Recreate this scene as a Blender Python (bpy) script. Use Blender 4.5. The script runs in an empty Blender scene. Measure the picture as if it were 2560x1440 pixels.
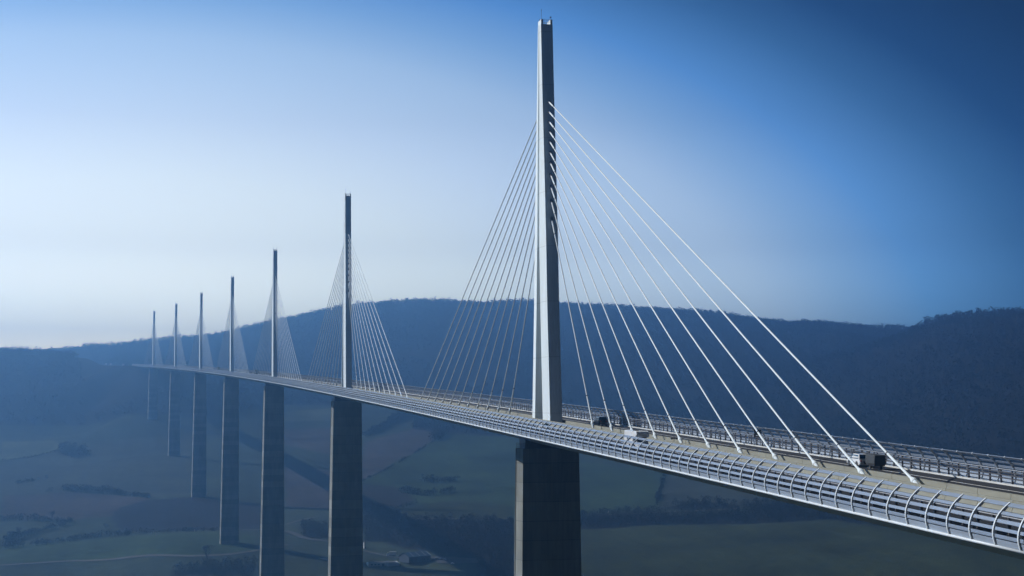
import bpy, math, random, json
import numpy as np
from mathutils import Vector, Matrix
R=math.radians
random.seed(7); rng=np.random.default_rng(11)
SC=bpy.context.scene; COL=SC.collection
DATA=json.loads(r'''{"CTL":[[-218.5,1012.2,-141.4],[-240.9,1211.8,-125.0],[-271.6,1484.9,-102.5],[-307.1,1799.7,-72.7],[-336.8,2061.4,-39.5],[-359.7,2258.4,10.0],[-379.2,2423.7,60.0],[-405.5,2653.0,101.6],[-135.9,993.0,-141.7],[-145.6,1189.6,-125.2],[-158.8,1458.7,-102.8],[-173.1,1747.9,-72.2],[-188.5,2057.6,-37.4],[-196.2,2199.8,9.5],[-200.8,2280.0,50.6],[-195.8,2339.2,68.4],[-321.1,2531.2,92.0],[-257.5,2434.8,82.1],[-30.1,926.8,-137.2],[30.2,1209.7,-114.9],[52.0,1521.9,-90.7],[72.2,1813.5,-60.4],[91.0,2084.7,-30.1],[108.3,2335.6,1.9],[132.3,2685.2,66.4],[94.0,929.2,-141.1],[104.9,1008.1,-129.2],[128.2,1176.5,-114.4],[170.8,1484.0,-90.5],[224.2,1870.1,-51.7],[266.6,2176.8,-18.9],[296.7,2394.2,8.8],[337.0,2687.1,91.7],[370.4,2930.4,170.4],[206.4,892.7,-140.2],[229.4,989.2,-126.9],[261.8,1124.8,-113.1],[333.5,1425.5,-89.9],[418.9,1783.5,-51.2],[485.9,2064.0,-18.9],[527.3,2237.6,8.0],[595.8,2524.1,88.1],[652.8,2762.2,164.6],[329.6,843.2,-138.1],[380.3,984.7,-123.0],[424.4,1107.4,-111.1],[515.8,1362.4,-89.3],[630.8,1682.7,-50.5],[715.3,1917.9,-18.7],[765.9,2058.5,7.1],[873.5,2356.8,84.4],[974.5,2636.8,152.6],[439.5,776.1,-133.6],[501.9,904.5,-118.6],[586.6,1078.7,-96.0],[693.5,1298.5,-65.0],[818.1,1554.4,-21.4],[884.8,1691.1,6.2],[1018.0,1963.6,73.8],[1218.4,2375.5,134.3],[535.2,701.9,-127.9],[601.6,808.8,-112.2],[684.5,942.1,-88.9],[778.3,1092.8,-58.2],[877.6,1251.9,-18.2],[976.7,1410.2,31.6],[1097.8,1603.6,93.0],[687.2,768.1,-110.5],[877.0,1028.6,-56.9],[1066.3,1286.5,29.8],[-317.6,1035.3,-141.2],[-407.0,1516.4,-102.2],[-510.6,2070.9,-38.5],[-582.9,2451.7,46.0],[-631.2,2705.4,103.8],[-7.7,3892.8,173.4],[53.2,3723.4,183.0],[129.5,3549.6,202.9],[183.5,3433.4,210.5],[238.6,3368.4,218.5],[301.8,3301.5,227.1],[394.5,3176.6,232.0],[489.7,3103.1,230.2],[582.4,3081.4,231.9],[712.1,3051.0,234.4],[832.6,3023.3,230.3],[906.8,3006.4,225.3],[990.3,2956.9,215.6],[1075.5,2917.1,207.5],[1159.6,2877.6,199.5],[1238.7,2828.9,191.9],[1320.4,2789.9,184.1],[1396.6,2742.2,172.2],[1476.6,2724.7,159.3],[1565.3,2704.3,155.4],[2.4,4506.3,168.4],[22.8,5733.2,153.4],[225.7,4038.7,205.5],[310.2,5249.2,190.5],[475.4,3772.4,227.0],[637.1,4964.1,212.0],[849.3,3633.6,229.4],[1123.9,4798.9,214.4],[1177.6,3528.1,210.6],[1552.1,4670.6,195.6],[1474.4,3389.1,186.9],[1945.8,4509.6,171.9],[1759.1,3274.5,154.3],[2324.1,4374.0,139.3],[1244.2,2079.8,141.9],[1410.6,2379.5,96.9],[1244.8,2017.8,142.7],[1415.2,2316.5,97.7],[1256.7,1932.4,146.2],[1434.2,2229.4,101.2],[1290.9,1842.0,147.1],[1479.0,2136.4,102.1],[1350.7,1776.5,147.6],[1551.3,2068.0,102.6],[-419.5,4197.5,146.0],[-330.2,4227.3,158.2],[-238.6,4256.9,164.6],[-120.4,4229.5,164.2],[-55.2,4265.4,169.6],[-581.1,4235.8,138.2],[-812.2,4289.5,138.8],[-37.7,3133.8,103.0],[63.7,2956.1,98.3],[46.8,2552.7,40.4],[-105.0,2689.0,66.0],[-66.4,2375.6,9.5],[-162.7,2803.5,88.9],[-286.5,3140.6,97.6],[-27.3,1026.0,-119.5],[-87.3,1022.8,-121.5],[32.6,1029.2,-123.5],[-48.6,1368.0,-101.2],[-108.5,1363.7,-103.2],[11.2,1372.3,-105.2],[-75.9,1710.0,-66.5],[-135.7,1704.7,-68.5],[-16.2,1715.3,-70.5],[-109.4,2052.0,-21.1],[-169.0,2045.6,-23.1],[-49.7,2058.4,-25.1],[-124.6,2190.0,52.2],[-132.2,2256.0,66.7],[-201.7,2247.9,56.2],[-62.7,2264.1,62.2],[-162.3,2500.0,74.9],[-102.8,2507.7,77.5],[-203.6,2800.0,84.0],[-241.8,2641.8,80.1],[-233.8,3000.0,89.7],[1217.2,2109.6,115.1],[1191.2,2116.7,102.1],[0.0,0.0,-98.0],[-3.0,342.0,-229.7],[-12.2,684.0,-184.3],[-0.8,170.0,-169.9],[-6.8,510.0,-222.6],[-77.0,-299.0,3.0],[-72.0,-285.0,0.5],[-66.0,-255.0,-12.0],[-50.0,-200.0,-38.0],[-110.0,-260.0,-14.0],[-77.0,-340.0,3.0],[-140.0,-330.0,0.0],[0.0,-206.0,-9.0],[0.0,-230.0,-8.0],[0.0,-300.0,-10.5],[0.0,-500.0,-16.0],[-60.0,-420.0,-4.0],[0.0,-130.0,-48.0],[40.0,-205.0,-12.0],[80.0,-240.0,-14.0],[120.0,-150.0,-55.0],[-300.0,0.0,-125.0],[-300.0,342.0,-236.0],[-300.0,684.0,-212.0],[300.0,0.0,-105.0],[300.0,342.0,-230.0],[300.0,700.0,-205.0],[-700.0,342.0,-235.0],[700.0,342.0,-220.0],[-700.0,0.0,-150.0],[700.0,0.0,-100.0],[-300.0,-300.0,-20.0],[300.0,-400.0,10.0],[700.0,-400.0,20.0],[-700.0,-400.0,-40.0],[-1500.0,0.0,-100.0],[-1500.0,700.0,-200.0],[1500.0,0.0,-60.0],[1500.0,700.0,-120.0],[-1500.0,-800.0,40.0],[0.0,-1000.0,30.0],[1500.0,-800.0,60.0],[-2500.0,2000.0,-20.0],[-2500.0,3500.0,120.0],[2600.0,3000.0,200.0],[3500.0,2000.0,150.0],[0.0,6000.0,180.0],[-2000.0,6000.0,160.0],[3000.0,6000.0,230.0],[-1500.0,1600.0,-110.0]],"FOREST_EDGE":[[-523.3,2138.5],[-344.4,2128.1],[-254.4,2140.7],[-194.7,2117.6],[-113.3,2061.6],[-79.7,2078.1],[-48.6,2071.0],[1.9,2087.8],[28.2,2111.9],[69.0,2149.9],[138.2,2352.3],[204.4,2363.8],[272.8,2382.9],[327.4,2301.3],[318.7,2135.6],[294.5,1986.6],[332.2,1921.5],[413.7,1826.0],[543.7,1791.5],[679.5,1650.9],[737.7,1389.3],[721.2,1159.0],[701.1,928.4],[730.4,827.6]],"WOODS":{"w1":[[106.3,1147.3],[153.3,1167.0],[252.5,1120.2],[203.2,893.9],[174.9,905.1],[180.9,938.9],[168.4,977.5],[146.2,1005.3],[130.4,1020.3],[116.1,1048.3],[97.3,1055.4]],"w2":[[45.5,1150.4],[74.2,1154.9],[65.4,1068.7],[56.5,1061.8],[40.3,1065.8]],"w3":[[263.0,1129.7],[329.7,1141.7],[412.5,1147.7],[411.1,1118.2],[489.7,1097.7],[525.9,1051.7],[539.7,999.4],[478.7,1030.4],[387.1,1073.1],[310.2,1072.8],[242.3,1043.0]],"w5":[[413.0,1162.0],[448.6,1175.0],[477.3,1179.2],[497.9,1128.6],[490.0,1120.1],[437.7,1144.7]],"w7":[[-236.0,1895.5],[-198.2,1865.0],[-188.9,1798.2],[-206.6,1784.7],[-231.0,1829.7]],"w8":[[-76.4,945.3],[-73.2,959.6],[-47.1,957.5],[-7.4,957.2],[-9.2,924.4]],"w9":[[501.5,1137.7],[548.9,1102.5],[589.7,998.7],[568.3,882.8],[540.7,993.0],[497.5,1075.0]],"w10":[[120.8,1262.7],[140.1,1278.1],[154.4,1213.8],[147.6,1169.2],[107.0,1153.0]]},"HEDGES":[[[[-222.0,1500.1],[-202.4,1509.0],[-173.7,1486.5],[-145.6,1464.0],[-121.7,1414.7],[-102.5,1368.2]],5],[[[-250.8,1300.0],[-231.0,1298.6],[-205.9,1283.6],[-177.4,1272.4]],4],[[[-177.1,1268.2],[-194.3,1237.2],[-217.0,1195.6],[-235.3,1161.6]],5],[[[-231.8,1130.6],[-190.3,1142.0],[-163.0,1166.8],[-145.2,1183.0],[-111.0,1169.4],[-80.7,1155.6],[-36.4,1115.4]],4],[[[202.1,1468.8],[219.0,1446.0],[242.5,1440.2],[261.0,1446.7]],6],[[[181.8,1378.4],[202.2,1346.5],[221.0,1348.0],[240.7,1365.8]],6],[[[148.7,1476.7],[197.0,1579.0],[253.1,1713.5],[297.2,1819.2]],2],[[[297.2,1819.2],[312.6,1855.2],[333.9,1920.5]],8],[[[208.6,1926.4],[232.6,1976.3],[268.4,2070.6],[294.0,2129.7],[316.3,2163.3]],8],[[[517.0,1424.0],[480.8,1326.7],[444.3,1234.4],[426.6,1186.4]],3],[[[137.1,1265.7],[161.6,1261.1],[187.1,1296.8]],4],[[[-306.3,1792.4],[-271.5,1808.4],[-243.3,1849.7],[-233.0,1855.8]],3],[[[-260.4,1569.4],[-241.2,1588.8],[-228.1,1601.0]],3]],"TREES":[[-198.1,1285.6,14],[-230.1,1197.9,10],[-223.5,1208.7,11],[-238.7,1301.1,9],[-215.9,1298.4,10],[-47.7,960.8,22],[171.1,1148.6,9],[-141.4,1221.9,9]],"ROADS":[[[[-222.5,1047.1],[-165.7,1046.0],[-110.5,1018.4],[-60.0,986.5],[-33.2,983.9],[-5.3,997.3],[24.7,1029.5]],5],[[[-14.0,1116.7],[1.4,1122.7],[29.0,1111.2],[37.9,1081.4],[41.8,1061.8],[63.7,1052.8],[91.8,1032.6]],9],[[[33.5,1171.5],[54.8,1212.3],[72.9,1230.1]],5],[[[31.8,1164.4],[56.0,1180.0],[77.3,1184.0]],4],[[[42.6,1312.4],[62.5,1301.4],[82.5,1284.9]],4],[[[111.1,1185.9],[186.4,1156.6],[255.9,1134.6]],4],[[[344.1,1135.9],[390.5,1133.8],[432.6,1130.3],[491.6,1113.1]],4],[[[89.9,1011.7],[96.8,1000.9],[113.9,983.2],[145.0,967.2]],5]],"PARKING":[[145.5,980.4],[187.6,957.2],[181.1,943.2],[148.1,954.7]],"FIELDS":[[[[-326.8,1974.0],[-252.1,1959.6],[-236.0,1895.5],[-243.3,1849.7],[-277.9,1820.3],[-305.9,1788.8]],"pale"],[[[-141.0,1302.1],[-131.9,1331.0],[-107.4,1355.8],[-60.2,1362.3],[-30.2,1344.0],[22.3,1348.6],[9.4,1129.7],[-34.1,1130.3],[-127.2,1203.4],[-136.8,1250.4]],"plough"],[[[-272.6,1493.5],[-221.5,1494.7],[-202.0,1503.8],[-145.3,1457.1],[-102.4,1361.8],[-132.0,1335.9],[-141.3,1291.9],[-178.3,1285.3],[-252.6,1315.6]],"red"],[[[-233.4,1862.3],[-49.6,1957.4],[-55.6,1387.4],[-102.6,1375.5],[-145.9,1470.4],[-222.5,1505.5],[-273.2,1499.3],[-302.9,1762.4]],"blue"],[[[-233.9,1148.6],[-144.7,1171.9],[-80.7,1138.9],[-35.1,1094.4],[-1.6,1068.4],[-5.1,1001.6],[-59.9,989.5],[-110.6,1021.6],[-223.2,1053.3]],"green"],[[[102.5,2156.4],[199.4,2317.0],[180.1,2132.4],[98.4,2098.1]],"pale"],[[[92.7,2044.4],[172.7,2062.1],[136.0,1712.8],[80.3,1870.4]],"plough2"],[[[63.8,1693.0],[121.0,1569.4],[91.8,1291.9],[42.5,1322.9]],"red"],[[[192.0,1828.9],[345.9,2095.4],[299.7,1833.8],[149.5,1482.8]],"plough2"],[[[330.9,1904.2],[424.4,1806.4],[264.8,1137.3],[206.9,1156.6],[183.9,1277.8],[187.2,1398.3],[148.0,1470.7]],"green"],[[[145.2,1456.2],[180.5,1432.6],[190.6,1332.1],[163.5,1273.9],[123.7,1285.6]],"scrub"],[[[153.6,1182.0],[192.2,1287.6],[234.0,1295.7],[277.4,1227.3],[256.5,1137.2]],"olive"],[[[451.2,1574.1],[512.8,1419.4],[418.6,1165.5],[331.1,1149.7]],"green"],[[[514.0,1400.6],[602.1,1158.7],[562.3,1074.1],[424.2,1169.0]],"blue"],[[[305.3,1058.4],[383.6,1062.7],[475.5,1022.8],[536.7,984.6],[584.1,842.6],[598.1,768.0],[552.0,696.2],[254.0,877.2]],"olive"],[[[-1.4,975.5],[57.5,998.8],[50.2,927.4],[-4.3,924.2]],"olive"],[[[85.2,979.6],[118.2,976.8],[181.9,938.4],[203.2,893.9],[78.9,929.4]],"olive"]],"PTS":{"barn":[130.2,963.0],"lwall":[100.4,955.4],"truck":[112.4,987.8],"tower":[93.1,1022.7],"post1":[-92.0,1122.8],"post2":[-55.8,1127.1],"post3":[362.6,1153.1],"gate":[51.1,976.7],"car1":[149.3,967.3],"car2":[152.1,964.9],"car3":[155.4,963.7],"car4":[159.5,947.7]}}''')
# ---------------------------------------------------------------- helpers
class MB:
    """collects faces with a material slot each, links them as one mesh object"""
    def __init__(s): s.v=[];s.f=[];s.m=[]
    def add(s,vs,fs,mi=0):
        b=len(s.v); s.v+= [tuple(v) for v in vs]
        for f in fs: s.f.append(tuple(b+i for i in f)); s.m.append(mi)
    def box(s,lo,hi,mi=0,M=None):
        x0,y0,z0=lo;x1,y1,z1=hi
        vs=[(x0,y0,z0),(x1,y0,z0),(x1,y1,z0),(x0,y1,z0),(x0,y0,z1),(x1,y0,z1),(x1,y1,z1),(x0,y1,z1)]
        if M is not None: vs=[tuple(M@Vector(v)) for v in vs]
        s.add(vs,[(0,3,2,1),(4,5,6,7),(0,1,5,4),(1,2,6,5),(2,3,7,6),(3,0,4,7)],mi)
    def rings(s,rs,mi=0,closed=True,cap=True):
        n=len(rs[0]);b=len(s.v)
        for r in rs: s.v+=[tuple(v) for v in r]
        for i in range(len(rs)-1):
            for j in range(n if closed else n-1):
                k=(j+1)%n
                s.f.append((b+i*n+j,b+i*n+k,b+(i+1)*n+k,b+(i+1)*n+j)); s.m.append(mi)
        if cap and closed:
            s.f.append(tuple(b+j for j in reversed(range(n)))); s.m.append(mi)
            s.f.append(tuple(b+(len(rs)-1)*n+j for j in range(n))); s.m.append(mi)
    def tube(s,pts,rad,n=8,mi=0):
        pts=[Vector(p) for p in pts]; rs=[]
        if not hasattr(rad,'__len__'): rad=[rad]*len(pts)
        for i,p in enumerate(pts):
            d=(pts[min(i+1,len(pts)-1)]-pts[max(i-1,0)]).normalized()
            a=Vector((0,0,1)) if abs(d.z)<.9 else Vector((0,1,0))
            u=d.cross(a).normalized(); w=d.cross(u)
            rs.append([p+(u*math.cos(2*math.pi*k/n)+w*math.sin(2*math.pi*k/n))*rad[i] for k in range(n)])
        s.rings(rs,mi)
    def mesh(s,name,mats):
        me=bpy.data.meshes.new(name); me.from_pydata(s.v,[],s.f)
        for m in mats: me.materials.append(m)
        if len(mats)>1: me.polygons.foreach_set('material_index',s.m)
        me.update(); return me
    def build(s,name,mats,parent=None,smooth=False):
        if not isinstance(mats,(list,tuple)): mats=[mats]
        me=s.mesh(name,mats)
        if smooth: me.polygons.foreach_set('use_smooth',[True]*len(me.polygons))
        return link(name,me,parent)
def link(name,me,parent=None):
    o=bpy.data.objects.new(name,me); COL.objects.link(o)
    if parent is not None: o.parent=parent
    return o
def tag(o,label=None,cat=None,group=None,kind=None):
    if label:o['label']=label
    if cat:o['category']=cat
    if group:o['group']=group
    if kind:o['kind']=kind
    return o
def empty(name,loc=(0,0,0),rz=0,parent=None):
    o=bpy.data.objects.new(name,None); COL.objects.link(o); o.location=loc; o.rotation_euler=(0,0,rz); o.empty_display_size=1
    if parent is not None:o.parent=parent
    return o
def copy_tree(o,parent=None):
    c=o.copy(); COL.objects.link(c); c.parent=parent
    for ch in list(o.children): copy_tree(ch,c)
    return c
def mesh_np(name,V,F,mat):
    """V (n,3), F (m,k) uniform faces"""
    me=bpy.data.meshes.new(name); n,k=F.shape
    me.vertices.add(len(V)); me.vertices.foreach_set('co',V.astype(np.float32).ravel())
    me.loops.add(n*k); me.loops.foreach_set('vertex_index',F.astype(np.int32).ravel())
    me.polygons.add(n); me.polygons.foreach_set('loop_start',(np.arange(n)*k).astype(np.int32))
    me.polygons.foreach_set('loop_total',np.full(n,k,np.int32))
    me.update(calc_edges=True); me.materials.append(mat); return me
# ---------------------------------------------------------------- materials
def new_mat(name):
    m=bpy.data.materials.new(name); m.use_nodes=True; nt=m.node_tree; b=nt.nodes['Principled BSDF']; return m,nt,b
def ramp(nt,fac,stops):
    r=nt.nodes.new('ShaderNodeValToRGB'); nt.links.new(fac,r.inputs[0]); e=r.color_ramp.elements
    while len(e)<len(stops): e.new(.5)
    for x,(p,c) in zip(e,stops): x.position=p; x.color=(*c,1)
    return r.outputs[0]
def noise(nt,scale,detail=4,vec=None,rough=.55):
    n=nt.nodes.new('ShaderNodeTexNoise'); n.inputs['Scale'].default_value=scale; n.inputs['Detail'].default_value=detail; n.inputs['Roughness'].default_value=rough
    if vec is not None: nt.links.new(vec,n.inputs['Vector'])
    return n.outputs[0]
def mapped(nt,scale=(1,1,1),coord='Object'):
    t=nt.nodes.new('ShaderNodeTexCoord'); m=nt.nodes.new('ShaderNodeMapping'); m.inputs['Scale'].default_value=scale
    nt.links.new(t.outputs[coord],m.inputs[0]); return m.outputs[0]
def noisy(name,c,var=.18,scale=.5,rough=.6,metal=0,stretch=(1,1,1),spec=.4,bump=0):
    m,nt,b=new_mat(name); v=mapped(nt,stretch); n=noise(nt,scale,5,v)
    lo=tuple(x*(1-var) for x in c); hi=tuple(min(1,x*(1+var)) for x in c)
    nt.links.new(ramp(nt,n,[(.3,lo),(.7,hi)]),b.inputs['Base Color'])
    b.inputs['Roughness'].default_value=rough; b.inputs['Metallic'].default_value=metal; b.inputs['Specular IOR Level'].default_value=spec
    if bump:
        bp=nt.nodes.new('ShaderNodeBump'); bp.inputs['Strength'].default_value=bump; nt.links.new(n,bp.inputs['Height']); nt.links.new(bp.outputs[0],b.inputs['Normal'])
    return m
M={}
M['pylon']=noisy('white_pylon_paint',(.77,.84,.86),.06,.35,.6,stretch=(1,1,.12),spec=.2)
def seams(m,period,width,dark):
    nt=m.node_tree; b=nt.nodes['Principled BSDF']; src=b.inputs['Base Color'].links[0].from_socket
    t=nt.nodes.new('ShaderNodeTexCoord'); sx=nt.nodes.new('ShaderNodeSeparateXYZ'); nt.links.new(t.outputs['Object'],sx.inputs[0])
    a=nt.nodes.new('ShaderNodeMath');a.operation='MODULO';a.inputs[1].default_value=period; ad=nt.nodes.new('ShaderNodeMath');ad.operation='ADD';ad.inputs[1].default_value=1000*period-2.3
    nt.links.new(sx.outputs[2],ad.inputs[0]); nt.links.new(ad.outputs[0],a.inputs[0])
    l=nt.nodes.new('ShaderNodeMath');l.operation='LESS_THAN';l.inputs[1].default_value=width;nt.links.new(a.outputs[0],l.inputs[0])
    st=noise(nt,2.2,4,mapped(nt,(2.5,2.5,.03)),.65); mr=nt.nodes.new('ShaderNodeMapRange');mr.inputs[1].default_value=.35;mr.inputs[2].default_value=.75;mr.inputs[3].default_value=1.04;mr.inputs[4].default_value=.84;nt.links.new(st,mr.inputs[0])
    m2=nt.nodes.new('ShaderNodeMapRange');m2.inputs[3].default_value=1;m2.inputs[4].default_value=dark;nt.links.new(l.outputs[0],m2.inputs[0])
    p=nt.nodes.new('ShaderNodeMath');p.operation='MULTIPLY';nt.links.new(mr.outputs[0],p.inputs[0]);nt.links.new(m2.outputs[0],p.inputs[1])
    x=nt.nodes.new('ShaderNodeVectorMath');x.operation='SCALE';nt.links.new(src,x.inputs[0]);nt.links.new(p.outputs[0],x.inputs['Scale']);nt.links.new(x.outputs[0],b.inputs['Base Color'])
seams(M['pylon'],11.7,.10,.72)
M['stay']=noisy('white_stay_sheath',(.78,.85,.88),.03,.5,.4)
M['dark']=noisy('dark_rubber',(.03,.03,.035),.2,2,.6)
M['steel']=noisy('galvanised_steel',(.30,.31,.33),.15,2,.45,.5)
M['darksteel']=noisy('dark_steel',(.09,.09,.10),.2,2,.5,.3)
M['deck']=noisy('pale_deck_steel',(.50,.53,.55),.08,.15,.45,stretch=(1,.1,1))
M['slat']=noisy('pale_acrylic_slat',(.25,.30,.38),.06,.3,.28,spec=.5)
M['rib']=noisy('white_painted_rib',(.66,.70,.73),.05,1.0,.4)
M['cornice']=noisy('pale_grey_cornice',(.30,.345,.41),.12,.8,.5,stretch=(6,.3,1))
M['asphalt']=noisy('asphalt',(.022,.022,.025),.25,.35,.85,stretch=(1,.05,1))
M['verge']=noisy('dusty_median_gravel',(.16,.145,.11),.3,.6,.9)
M['barrier']=noisy('cream_barrier_concrete',(.25,.245,.20),.14,.5,.8,stretch=(1,.35,2))
M['kerb']=noisy('pale_kerb_concrete',(.62,.62,.60),.12,.5,.75)
M['paint']=noisy('white_road_paint',(.70,.70,.68),.12,1,.7)
def concrete():
    m,nt,b=new_mat('pier_concrete'); t=nt.nodes.new('ShaderNodeTexCoord'); sx=nt.nodes.new('ShaderNodeSeparateXYZ'); nt.links.new(t.outputs['Object'],sx.inputs[0])
    def lines(period,width):
        a=nt.nodes.new('ShaderNodeMath');a.operation='MODULO';a.inputs[1].default_value=period
        ab=nt.nodes.new('ShaderNodeMath');ab.operation='ABSOLUTE';nt.links.new(sx.outputs[2],ab.inputs[0]);nt.links.new(ab.outputs[0],a.inputs[0])
        l=nt.nodes.new('ShaderNodeMath');l.operation='LESS_THAN';l.inputs[1].default_value=width;nt.links.new(a.outputs[0],l.inputs[0]);return l.outputs[0]
    l=lines(4.0,.13); n1=noise(nt,.22,6,mapped(nt,(1,1,.35))); n2=noise(nt,1.6,4,mapped(nt,(1.5,1.5,.08)))
    # each pour lift has a slightly different tone
    fl=nt.nodes.new('ShaderNodeMath');fl.operation='DIVIDE';fl.inputs[1].default_value=4.0;nt.links.new(sx.outputs[2],fl.inputs[0])
    f2=nt.nodes.new('ShaderNodeMath');f2.operation='FLOOR';nt.links.new(fl.outputs[0],f2.inputs[0])
    wn=nt.nodes.new('ShaderNodeTexWhiteNoise');wn.noise_dimensions='1D';nt.links.new(f2.outputs[0],wn.inputs['W'])
    c=ramp(nt,n1,[(.25,(.20,.205,.185)),(.75,(.34,.34,.305))])
    def mul(c,fac,lo,hi):
        mr=nt.nodes.new('ShaderNodeMapRange');mr.inputs[3].default_value=lo;mr.inputs[4].default_value=hi;nt.links.new(fac,mr.inputs[0])
        x=nt.nodes.new('ShaderNodeVectorMath');x.operation='SCALE';nt.links.new(c,x.inputs[0]);nt.links.new(mr.outputs[0],x.inputs['Scale']);return x.outputs[0]
    c=mul(c,wn.outputs[0],.78,1.16); c=mul(c,n2,.68,1.25); c=mul(c,l,1,.68)
    nt.links.new(c,b.inputs['Base Color']); b.inputs['Roughness'].default_value=.85; b.inputs['Specular IOR Level'].default_value=.25
    return m
M['concrete']=concrete()
def ground_mat():
    m,nt,b=new_mat('field_ground'); a=nt.nodes.new('ShaderNodeVertexColor'); a.layer_name='cover'
    geo=nt.nodes.new('ShaderNodeNewGeometry'); pos=geo.outputs['Position']
    def sc(v,k):
        x=nt.nodes.new('ShaderNodeMapping');x.inputs['Scale'].default_value=k;nt.links.new(v,x.inputs[0]);return x.outputs[0]
    n1=noise(nt,.012,6,pos,.6); n2=noise(nt,.11,5,pos,.65); n3=noise(nt,.02,4,sc(pos,(3,.35,1)),.6)
    w=nt.nodes.new('ShaderNodeTexWave'); w.inputs['Scale'].default_value=.11; w.inputs['Distortion'].default_value=3; w.inputs['Detail'].default_value=2; w.inputs['Detail Scale'].default_value=.3
    mp=nt.nodes.new('ShaderNodeMapping'); mp.inputs['Rotation'].default_value=(0,0,.6); nt.links.new(pos,mp.inputs[0]); nt.links.new(mp.outputs[0],w.inputs['Vector'])
    c=a.outputs['Color']
    for fac,lo,hi in((n1,.55,1.45),(n2,.7,1.3),(n3,.75,1.25),(w.outputs[1],.93,1.07)):
        mr=nt.nodes.new('ShaderNodeMapRange');mr.inputs[1].default_value=.25;mr.inputs[2].default_value=.75;mr.inputs[3].default_value=lo;mr.inputs[4].default_value=hi;nt.links.new(fac,mr.inputs[0])
        x=nt.nodes.new('ShaderNodeVectorMath');x.operation='SCALE';nt.links.new(c,x.inputs[0]);nt.links.new(mr.outputs[0],x.inputs['Scale']);c=x.outputs[0]
    nt.links.new(c,b.inputs['Base Color']); b.inputs['Roughness'].default_value=.95; b.inputs['Specular IOR Level'].default_value=.1
    bp=nt.nodes.new('ShaderNodeBump'); bp.inputs['Strength'].default_value=.5; bp.inputs['Distance'].default_value=2.0
    nt.links.new(n2,bp.inputs['Height']); nt.links.new(bp.outputs[0],b.inputs['Normal'])
    return m
M['ground']=ground_mat()
def foliage(name,c1,c2,c3,scale):
    m,nt,b=new_mat(name); g=nt.nodes.new('ShaderNodeNewGeometry')
    n=noise(nt,scale,5,g.outputs['Position'],.7); n2=noise(nt,scale*14,2,g.outputs['Position'],.6)
    mx=nt.nodes.new('ShaderNodeMath');mx.operation='MULTIPLY_ADD';mx.inputs[1].default_value=.45;nt.links.new(n2,mx.inputs[0])
    m2=nt.nodes.new('ShaderNodeMath');m2.operation='MULTIPLY';m2.inputs[1].default_value=.6;nt.links.new(n,m2.inputs[0]);nt.links.new(m2.outputs[0],mx.inputs[2])
    nt.links.new(ramp(nt,mx.outputs[0],[(.3,c1),(.52,c2),(.75,c3)]),b.inputs['Base Color'])
    b.inputs['Roughness'].default_value=.9; b.inputs['Specular IOR Level'].default_value=.08
    return m
M['wood']=foliage('bare_winter_wood',(.007,.009,.011),(.020,.021,.023),(.052,.047,.042),.0045)
M['valley']=foliage('valley_wood',(.012,.014,.013),(.026,.027,.023),(.060,.056,.040),.02)
M['hedge']=foliage('hedge_twigs',(.018,.02,.016),(.034,.034,.026),(.055,.052,.036),.08)
M['bark']=noisy('dark_bark',(.05,.043,.036),.3,1.5,.95)
M['road']=noisy('country_road_asphalt',(.06,.06,.062),.2,.05,.9)
M['track']=noisy('pale_gravel_track',(.082,.082,.074),.2,.05,.95)
M['white_wall']=noisy('white_render',(.66,.66,.63),.08,.3,.8)
M['grey_wall']=noisy('grey_cladding',(.05,.065,.09),.1,.4,.7)
M['blue_roof']=noisy('blue_metal_roof',(.05,.09,.15),.14,.5,.4,.2,stretch=(6,.3,.3))
M['skylight']=noisy('pale_skylight',(.40,.44,.47),.08,1,.3)
M['flat_roof']=noisy('grey_flat_roof',(.20,.20,.20),.15,.3,.9)
def plain(name,c,rough=.4,metal=0,coat=0):
    m=noisy(name,c,.05,3,rough,metal); b=m.node_tree.nodes['Principled BSDF']
    b.inputs['Coat Weight'].default_value=coat; return m
M['car_white']=plain('white_car_paint',(.75,.76,.77),.3,0,.6)
M['car_red']=plain('dark_red_car_paint',(.035,.007,.008),.3,0,.6)
M['car_blue']=plain('dark_blue_car_paint',(.025,.05,.11),.3,0,.6)
M['car_black']=plain('black_car_paint',(.015,.016,.02),.3,0,.6)
M['car_silver']=plain('silver_car_paint',(.42,.44,.46),.3,.4,.5)
M['glass']=plain('dark_window_glass',(.03,.06,.085),.08,0,.5)
M['tyre']=plain('black_tyre_rubber',(.018,.018,.018),.85)
M['rim']=plain('alloy_rim',(.5,.5,.52),.3,.8)
M['lamp_red']=plain('red_tail_lamp',(.35,.02,.015),.3)
M['lamp_white']=plain('clear_head_lamp',(.7,.72,.74),.15)
M['tarp']=noisy('grey_trailer_tarpaulin',(.05,.055,.058),.2,2,.6,stretch=(1,1,3))
M['trim']=plain('black_plastic_trim',(.02,.02,.022),.6)
# ---------------------------------------------------------------- camera (fitted to the known 342 m spans)
CP=Vector((-77.15858705925129,-299.18330002135843,4.694878825155196))
cr=Vector((.9740218705422995,-.22643965785805262,-.0025450057775838176));cu=Vector((-.015251080307229988,-.07680667292268904,.9969293553426991));cf=Vector((.22593981555879497,.9709921814019283,.07826482863702301))
cam=bpy.data.cameras.new('camera'); co=bpy.data.objects.new('camera',cam); COL.objects.link(co); SC.camera=co
mw=Matrix(((cr.x,cu.x,-cf.x,CP.x),(cr.y,cu.y,-cf.y,CP.y),(cr.z,cu.z,-cf.z,CP.z),(0,0,0,1))); co.matrix_world=mw
cam.sensor_width=36; cam.lens=3625.594/2560*36; cam.clip_start=1; cam.clip_end=60000
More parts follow.
